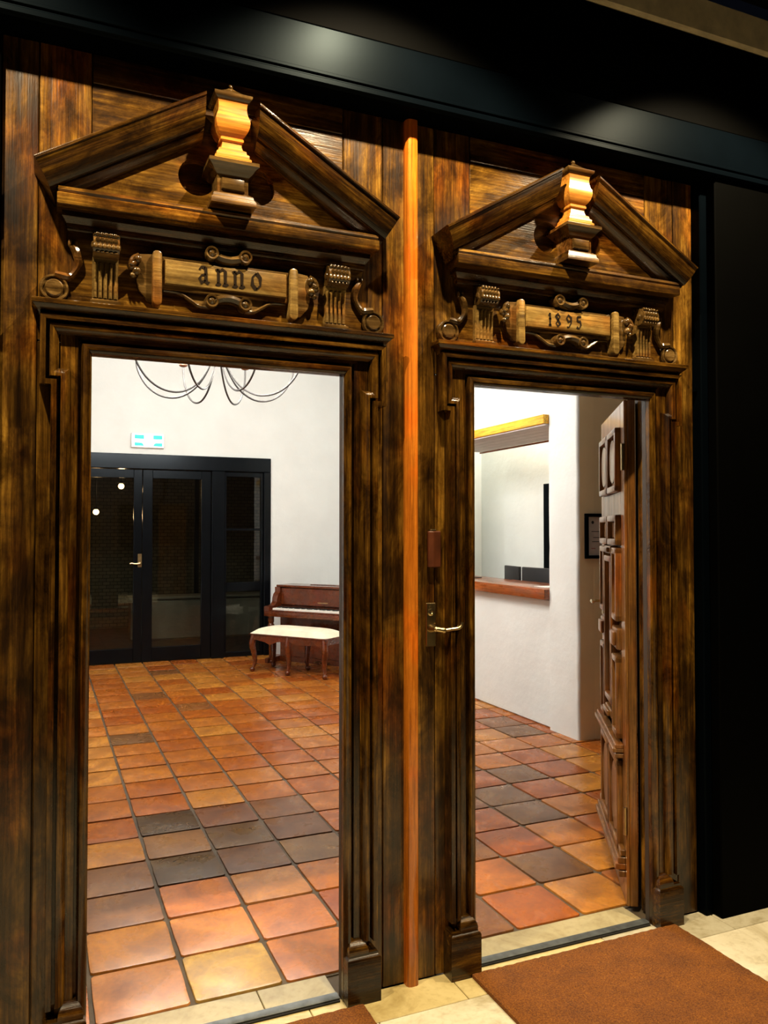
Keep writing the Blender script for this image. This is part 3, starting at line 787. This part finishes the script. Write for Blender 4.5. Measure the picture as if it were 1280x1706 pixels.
# --- courtyard beyond the glass
bm = B(); box(bm, -4, 7, RY1 + .12, 13, -.10, -.02); struct('floor.002', bm, 'court_ground')
bm = B(); box(bm, -4, 7, 11.0, 11.2, -.02, 4.2)
tag(struct('wall_court', bm, 'court_brick'), 'dark patterned courtyard wall beyond the glazed doors')
bm = B(); box(bm, 1.15, 5.5, 9.2, 9.6, -.02, .56, .03); box(bm, 1.12, 5.52, 9.17, 9.63, .56, .60, .01)
tag(obj('garden_wall', bm, 'court_wall'), 'low pale garden wall outside the glazed doors', 'garden wall')
def court_lamp(x, y, z, label):
    L = thing('hanging_lamp', (x, y, z - .05), label, 'lamp', 'lamps in the dark courtyard')
    K = B(); ball(K, (x, y, z), .042); obj('bulb', K, 'court_bulb', L)
    K = B(); lathe(K, x, y, [(.02, z + .035), (.022, z + .06), (.012, z + .075)], 10); tube(K, [(x, y, z + .07), (x, y, 3.2)], .006, 6); obj('cord', K, 'lamp_metal', L)
    K = B(); lathe(K, x, y, [(.055, z + .05), (.02, z + .075), (.018, z + .075), (.052, z + .048)], 14); obj('shade', K, 'lamp_metal', L)
    lamp('lamp_light', 'POINT', (x, y - .08, z - .06), 4, (1, .62, .3), .04)
court_lamp(1.03, 9.5, 2.173, 'bare glowing lamp hanging higher in the dark courtyard')
court_lamp(.693, 9.5, 1.801, 'bare glowing lamp hanging lower in the dark courtyard')
bm = B(); box(bm, -.6, 2.2, 9.46, 9.54, 3.19, 3.26, .005)
tag(obj('lamp_beam', bm, 'lamp_metal'), 'dark beam carrying the courtyard lamps', 'beam')
bm = B(); box(bm, -.56, -.5, 9.47, 9.53, -.02, 3.19); obj('post', bm, 'lamp_metal', bpy.data.objects['lamp_beam'])
bm = B(); box(bm, 2.1, 2.16, 9.64, 9.70, -.02, 3.19); box(bm, 2.1, 2.16, 9.50, 9.70, 3.13, 3.19); obj('post', bm, 'lamp_metal', bpy.data.objects['lamp_beam'])

# --- exit sign
E_ = thing('exit_sign', (1.12, RY1, 2.50), 'lit white and green exit sign above the glazed doors', 'exit sign')
bm = B(); box(bm, .935, 1.310, RY1 - .045, RY1, 2.501, 2.672, .006, 2); obj('housing', bm, 'white_plastic', E_)
bm = B(); box(bm, .945, 1.300, RY1 - .050, RY1 - .0455, 2.512, 2.664, .002); pn = obj('lit_panel', bm, 'sign_white', E_)
for x0, x1, nm in ((.972, 1.078, 1), (1.182, 1.286, -1)):
    for z0, z1, k in ((2.604, 2.650, 1), (2.522, 2.560, -1)):
        bm = B()
        if k > 0: poly = [(x0, z0), (x1, z0), (x1, z1), (x0, z1)]
        else: poly = [(x0, z0), (x1, z0), (x1 - (.0 if nm < 0 else .012), z1 - (0 if nm < 0 else .012)), (x1 - (0 if nm < 0 else .03), z1), (x0 + (.03 if nm < 0 else 0), z1), (x0 + (.01 if nm < 0 else 0), z1 - (.014 if nm < 0 else 0))]
        prism(bm, poly, RY1 - .0515, RY1 - .050); obj('green_mark', bm, 'sign_green', pn)

# ================================================================== PIANO AND BENCH
def frame2(ox, oy, dx, dy):
    d = Vector((dx, dy)).normalized(); n = Vector((-d.y, d.x))     # n points to the back
    return Matrix(((d.x, n.x, 0, ox), (d.y, n.y, 0, oy), (0, 0, 1, 0), (0, 0, 0, 1)))
def local_parts(mw, T):
    def part(name, bm, mat, parent=T):
        bmesh.ops.transform(bm, matrix=mw, verts=bm.verts); return obj(name, bm, mat, parent)
    return part
PM = frame2(2.37, 6.60, .60, -.80); PW = 1.34
Pn = thing('upright_piano', (2.37, 6.60, 0), 'small dark mahogany upright piano standing across the room corner', 'piano')
pp = local_parts(PM, Pn)
bm = B(); box(bm, .045, PW - .045, .25, .50, .06, .872, .004); pp('case', bm, 'mahogany')
bm = B(); box(bm, .02, PW - .02, .205, .51, .872, .898, .006, 2); ld = pp('lid', bm, 'mahogany')
bm = B(); box(bm, .40, PW - .1, .36, .44, .8985, .906, .002); pp('book', bm, 'mahogany', ld)
bm = B(); box(bm, .075, PW - .075, .225, .25, .665, .865, .006); fb = pp('front_panel', bm, 'mahogany')
bm = B(); box(bm, .60, .74, .2235, .225, .700, .712); pp('maker_plate', bm, 'brass', fb)
bm = B(); box(bm, .0, PW, .0, .25, .545, .605, .008, 2); kb = pp('key_bed', bm, 'mahogany')
bm = B(); box(bm, .10, PW - .10, .006, .018, .605, .622, .003); pp('key_slip', bm, 'mahogany', kb)
bm = B(); nk = 45; kw = (PW - .22) / nk
for k in range(nk): box(bm, .11 + k * kw + .0006, .11 + (k + 1) * kw - .0006, .02, .165, .606, .642, .001)
pp('white_keys', bm, 'ivory', kb)
bm = B()
for k in range(nk):
    if k % 7 in (0, 1, 3, 4, 5): box(bm, .11 + (k + 1) * kw - .006, .11 + (k + 1) * kw + .006, .075, .165, .642, .654, .002)
pp('black_keys', bm, 'ebony', kb)
for x0, x1 in ((.0, .075), (PW - .075, PW)):
    bm = B(); prof = [(.0, .605), (.0, .655), (.03, .664), (.075, .660), (.12, .672), (.15, .705), (.155, .745), (.175, .79), (.205, .815), (.205, .872), (.26, .872), (.26, .605)]
    extr_x(bm, prof, x0, x1); pp('cheek', bm, 'mahogany')
for x in (.05, PW - .05):
    bm = B(); lathe(bm, x, .07, [(.026, .0), (.026, .02), (.018, .03), (.024, .10), (.032, .30), (.040, .44), (.028, .46), (.036, .48), (.036, .545)], 12); pp('leg', bm, 'mahogany')
bm = B(); box(bm, .0, .045, .02, .50, .0, .06, .004); box(bm, PW - .045, PW, .02, .50, .0, .06, .004); box(bm, .045, PW - .045, .25, .50, .0, .06); pp('foot_rail', bm, 'mahogany')
for k in (-.07, 0, .07):
    bm = B(); box(bm, PW / 2 + k - .012, PW / 2 + k + .012, .16, .26, .03, .04, .003); pp('pedal', bm, 'brass')

BL = .985
BM = frame2(2.095, 6.115, .60, -.80)
Bn = thing('piano_bench', (2.113, 6.114, 0), 'long mahogany bench with cream cushion and six curved legs before piano', 'bench')
bp = local_parts(BM, Bn)
bm = B()
ap = [(0, .405), (BL, .405), (BL, .345)] + [(BL - BL * k / 30, .345 - .022 * max(0, math.sin(3 * 2 * math.pi * k / 30 + .4)) ** 2 + .012 * math.cos(4 * math.pi * k / 30)) for k in range(1, 30)] + [(0, .345)]
for y0, y1 in ((0, .025), (.375, .40)): prism(bm, ap, y0, y1)
for x0, x1 in ((0, .025), (BL - .025, BL)): box(bm, x0, x1, .025, .375, .345, .405)
bp('apron', bm, 'mahogany')
bm = B(); box(bm, -.012, BL + .012, -.012, .412, .405, .418, .005, 2); bp('seat_rail', bm, 'mahogany')
t = bmesh.new(); nx, ny = 18, 10; g = []
for j in range(ny + 1):
    for i in range(nx + 1):
        u, v_ = i / nx * 2 - 1, j / ny * 2 - 1
        e = (1 - abs(u) ** 5) * (1 - abs(v_) ** 4); g.append(t.verts.new((BL / 2 + u * (BL / 2 + .004), .2 + v_ * .204, .419 + .075 * max(0, e) ** .55)))
for j in range(ny):
    for i in range(nx): a = j * (nx + 1) + i; t.faces.new((g[a], g[a + 1], g[a + nx + 2], g[a + nx + 1]))
bd = [v_ for v_ in t.verts if v_.is_boundary]
ret = bmesh.ops.contextual_create(t, geom=[e for e in t.edges if e.is_boundary])
bp('cushion', t, 'cushion')
for x in (.03, BL / 2, BL - .03):
    for y, s in ((.03, -1), (.37, 1)):
        ex = -1 if x < BL * .3 else (1 if x > BL * .7 else 0)
        bm = B(); pts = smooth_path([(x, y, .40), (x + ex * .012, y + s * .012, .34), (x + ex * .016, y + s * .016, .29), (x + ex * .002, y + s * .002, .20), (x - ex * .006, y - s * .006, .11), (x + ex * .004, y + s * .006, .055), (x + ex * .012, y + s * .014, .028)], 4)
        n_ = len(pts); tube(bm, pts, [.034 + (.036 - .034) * q / 8 if q < 8 else max(.0165, .036 - (q - 8) * .0016) for q in range(n_)], 10)
        ball(bm, (x + ex * .014, y + s * .016, .0275), .03, 1, 1, .9)
        bp('leg', bm, 'mahogany')

# ================================================================== CHANDELIER
CX, CY = 1.225, 3.60
Ch = thing('chandelier', (CX, CY, 2.50), 'black iron chandelier with thin looping arms and candle lamps', 'chandelier')
bm = B(); tube(bm, [(CX, CY, 2.90), (CX, CY, 3.70)], .010, 8); ball(bm, (CX, CY, 2.90), .028); lathe(bm, CX, CY, [(.07, 3.749), (.07, 3.74), (.02, 3.70)], 16)
obj('stem', bm, 'iron', Ch)
for k in range(8):
    a = R(k * 45 + 14); ca, sa = math.cos(a), math.sin(a)
    pr = [(.012, 3.09), (.03, 2.92), (.085, 2.76), (.18, 2.63), (.31, 2.562), (.45, 2.572), (.57, 2.65), (.650, 2.78), (.665, 2.90)]
    bm = B(); tube(bm, smooth_path([(CX + r * ca, CY + r * sa, z) for r, z in pr], 5), .0075, 7); arm = obj('arm', bm, 'iron', Ch)
    x, y = CX + .665 * ca, CY + .665 * sa
    bm = B(); lathe(bm, x, y, [(.008, 2.892), (.030, 2.900), (.036, 2.908), (.034, 2.912), (.01, 2.910)], 14); obj('cup', bm, 'cup_copper', arm)
    bm = B(); lathe(bm, x, y, [(.013, 2.911), (.013, 2.995), (.008, 2.998)], 12); obj('candle_sleeve', bm, 'candle_sleeve', arm)
    bm = B(); lathe(bm, x, y, [(.006, 2.998), (.015, 3.015), (.017, 3.03), (.011, 3.055), (.002, 3.075)], 12); obj('bulb', bm, 'bulb_glow', arm)
    lamp('candle_light', 'POINT', (x, y, 3.10), 40, (1, .95, .875), .03)

# ================================================================== RECEPTION
bm = B(); box(bm, 3.565, 4.02, OY0 + .002, OY1 - .002, 1.0, 1.082, .006, 2)
tag(obj('counter_top', bm, 'counter_wood'), 'polished reddish wood counter shelf in the reception hatch', 'counter')
bm = B(); box(bm, 3.565, 4.20, OY0 + .002, OY1 - .002, 2.365, 2.438, .004)
L_ = tag(obj('hatch_canopy', bm, 'lintel_wood'), 'yellow fronted timber canopy over the reception hatch', 'canopy')
for k in range(5):
    bm = B(); x0 = 3.58 + k * .122; box(bm, x0, x0 + .119, OY0 + .004, OY1 - .004, 2.352, 2.365, .002); obj('soffit_plank', bm, 'soffit_wood', L_)
bm = B(); box(bm, 4.19, 4.21, OY0 + .004, OY1 - .004, 2.335, 2.352, .002); obj('edge_bead', bm, 'counter_wood', L_)
bm = B(); box(bm, 4.585, 4.62, 3.30, 4.20, 0, 2.0, .004)
tag(struct('door_4', bm, 'black_paint'), 'black door in the white wall behind the reception hatch')
bm = B(); box(bm, 4.04, 4.55, 2.9, 4.6, .72, .75, .003); dk = tag(obj('office_desk', bm, 'office_desk'), 'low desk behind the reception counter carrying the monitors', 'desk')
for y in (2.92, 4.55):
    bm = B(); box(bm, 4.06, 4.53, y, y + .03, 0, .72); obj('side_panel', bm, 'office_desk', dk)
def monitor(y0, y1, tw, label):
    Mo = thing('monitor', (4.14, (y0 + y1) / 2, .75), label, 'monitor', 'monitors behind the counter')
    cy = (y0 + y1) / 2; rot = Matrix.Translation((4.10, cy, 0)) @ Matrix.Rotation(tw, 4, 'Z')
    def p_(nm, bm, mt): bmesh.ops.transform(bm, matrix=rot, verts=bm.verts); return obj(nm, bm, mt, Mo)
    h = (y1 - y0) / 2
    bm = B(); box(bm, 0, .03, -h, h, .88, 1.20, .008, 2); p_('housing', bm, 'black_plastic')
    bm = B(); box(bm, .0305, .032, -h + .012, h - .012, .90, 1.185); p_('screen', bm, 'ebony')
    bm = B(); box(bm, .02, .05, -.03, .03, .76, .96, .004); box(bm, -.03, .15, -.11, .11, .75, .762, .004); p_('stand', bm, 'black_plastic')
monitor(3.29, 3.82, R(4), 'black monitor seen from behind, nearer the pier')
monitor(3.86, 4.19, R(-8), 'narrower tilted black monitor seen from behind on the counter')
bm = B(); box(bm, 3.66, 3.82, 2.80, 2.98, 1.0825, 1.086); tag(obj('paper_sheet', bm, 'white_plastic'), 'pale paper lying on the wooden counter by the pier', 'paper')
bm = B(); tube(bm, [(3.80, 4.30, 1.087), (3.86, 4.17, 1.087)], .005, 8); tag(obj('pen', bm, 'black_plastic'), 'dark pen lying on the reception counter', 'pen')

# certificate on the alcove wall
F_ = thing('framed_certificate', (3.83, 2.343, 1.33), 'black framed certificate on the shaded alcove wall', 'picture')
bm = B(); x0, x1, z0, z1 = 3.672, 3.925, 1.328, 1.660
for a, c, e, g in ((x0, x1, z1 - .024, z1), (x0, x1, z0, z0 + .024), (x0, x0 + .024, z0 + .024, z1 - .024), (x1 - .024, x1, z0 + .024, z1 - .024)): box(bm, a, c, 2.318, 2.343, e, g, .002)
obj('frame', bm, 'black_paint', F_)
bm = B(); box(bm, x0 + .02, x1 - .02, 2.334, 2.342, z0 + .02, z1 - .02); pa = obj('sheet', bm, 'paper_grey', F_)
bm = B(); lathe_y(bm, 3.742, 1.595, [(.012, 2.334), (.012, 2.3335), (.002, 2.3335)], 12); obj('crest', bm, 'print_dark', pa)
for a, c, z, mt in ((3.730, 3.86, 1.525, 'print_dark'), (3.745, 3.85, 1.48, 'print_dark'), (3.735, 3.86, 1.45, 'print_dark'), (3.728, 3.765, 1.40, 'print_red')):
    bm = B(); box(bm, a, c, 2.3332, 2.334, z, z + .005); obj('printed_line', bm, mt, pa)

# ================================================================== DOOR MATS
for x0, x1, y1, l in ((.070, .962, -.078, 'orange brown coir doormat before the anno doorway'), (1.369, 2.262, -.064, 'orange brown coir doormat before the 1895 doorway')):
    bm = B(); nx, ny = 60, 44; y0 = y1 - .62
    rows = []
    for j in range(ny + 1):
        rows.append([(x0 + (x1 - x0) * i / nx, y0 + (y1 - y0) * j / ny, .014 + random.uniform(-.0015, .0015)) for i in range(nx + 1)])
    quad_grid(bm, rows)
    be = [e for e in bm.edges if e.is_boundary]; r_ = bmesh.ops.extrude_edge_only(bm, edges=be)
    for v_ in r_['geom']:
        if isinstance(v_, bmesh.types.BMVert): v_.co.z = .001
    mt_ = tag(obj('doormat', bm, 'coir', angle=60), l, 'doormat', 'coir doormats')
    bm = B(); box(bm, x0 + .003, x1 - .003, y0 + .003, y1 - .003, .0, .004); obj('rubber_backing', bm, 'dark_gap', mt_)

# ================================================================== HALL SPOT FITTINGS
for i, (x, y) in enumerate(SPOTS):
    S_ = thing('ceiling_spotlight', (x, y, 3.70), ('round ceiling spotlight over the left jamb of the anno doorway', 'round ceiling spotlight over the orange strip between the surrounds', 'round ceiling spotlight over the open door of the 1895 doorway')[i], 'spotlight', 'hall ceiling spotlights')
    bm = B(); lathe(bm, x, y, [(.045, 3.70), (.045, SPOT_Z + .01), (.040, SPOT_Z + .01), (.040, 3.69)], 20); obj('housing', bm, 'lamp_metal', S_)
    bm = B(); lathe(bm, x, y, [(.038, SPOT_Z + .03), (.038, SPOT_Z + .025)], 20); obj('lens', bm, 'spot_glow', S_)
# unseen light added to light the office, with an added ceiling fitting
lamp('office_fill_light', 'POINT', (4.40, 3.9, 3.2), 60, (1, .93, .80), .12)
bm = B(); lathe(bm, 4.40, 3.7, [(.10, 3.749), (.10, 3.71), (.085, 3.70)], 20)
tag(obj('office_added_fitting', bm, 'white_plastic'), 'round white lamp fitting added out of view on the office ceiling', 'lamp')
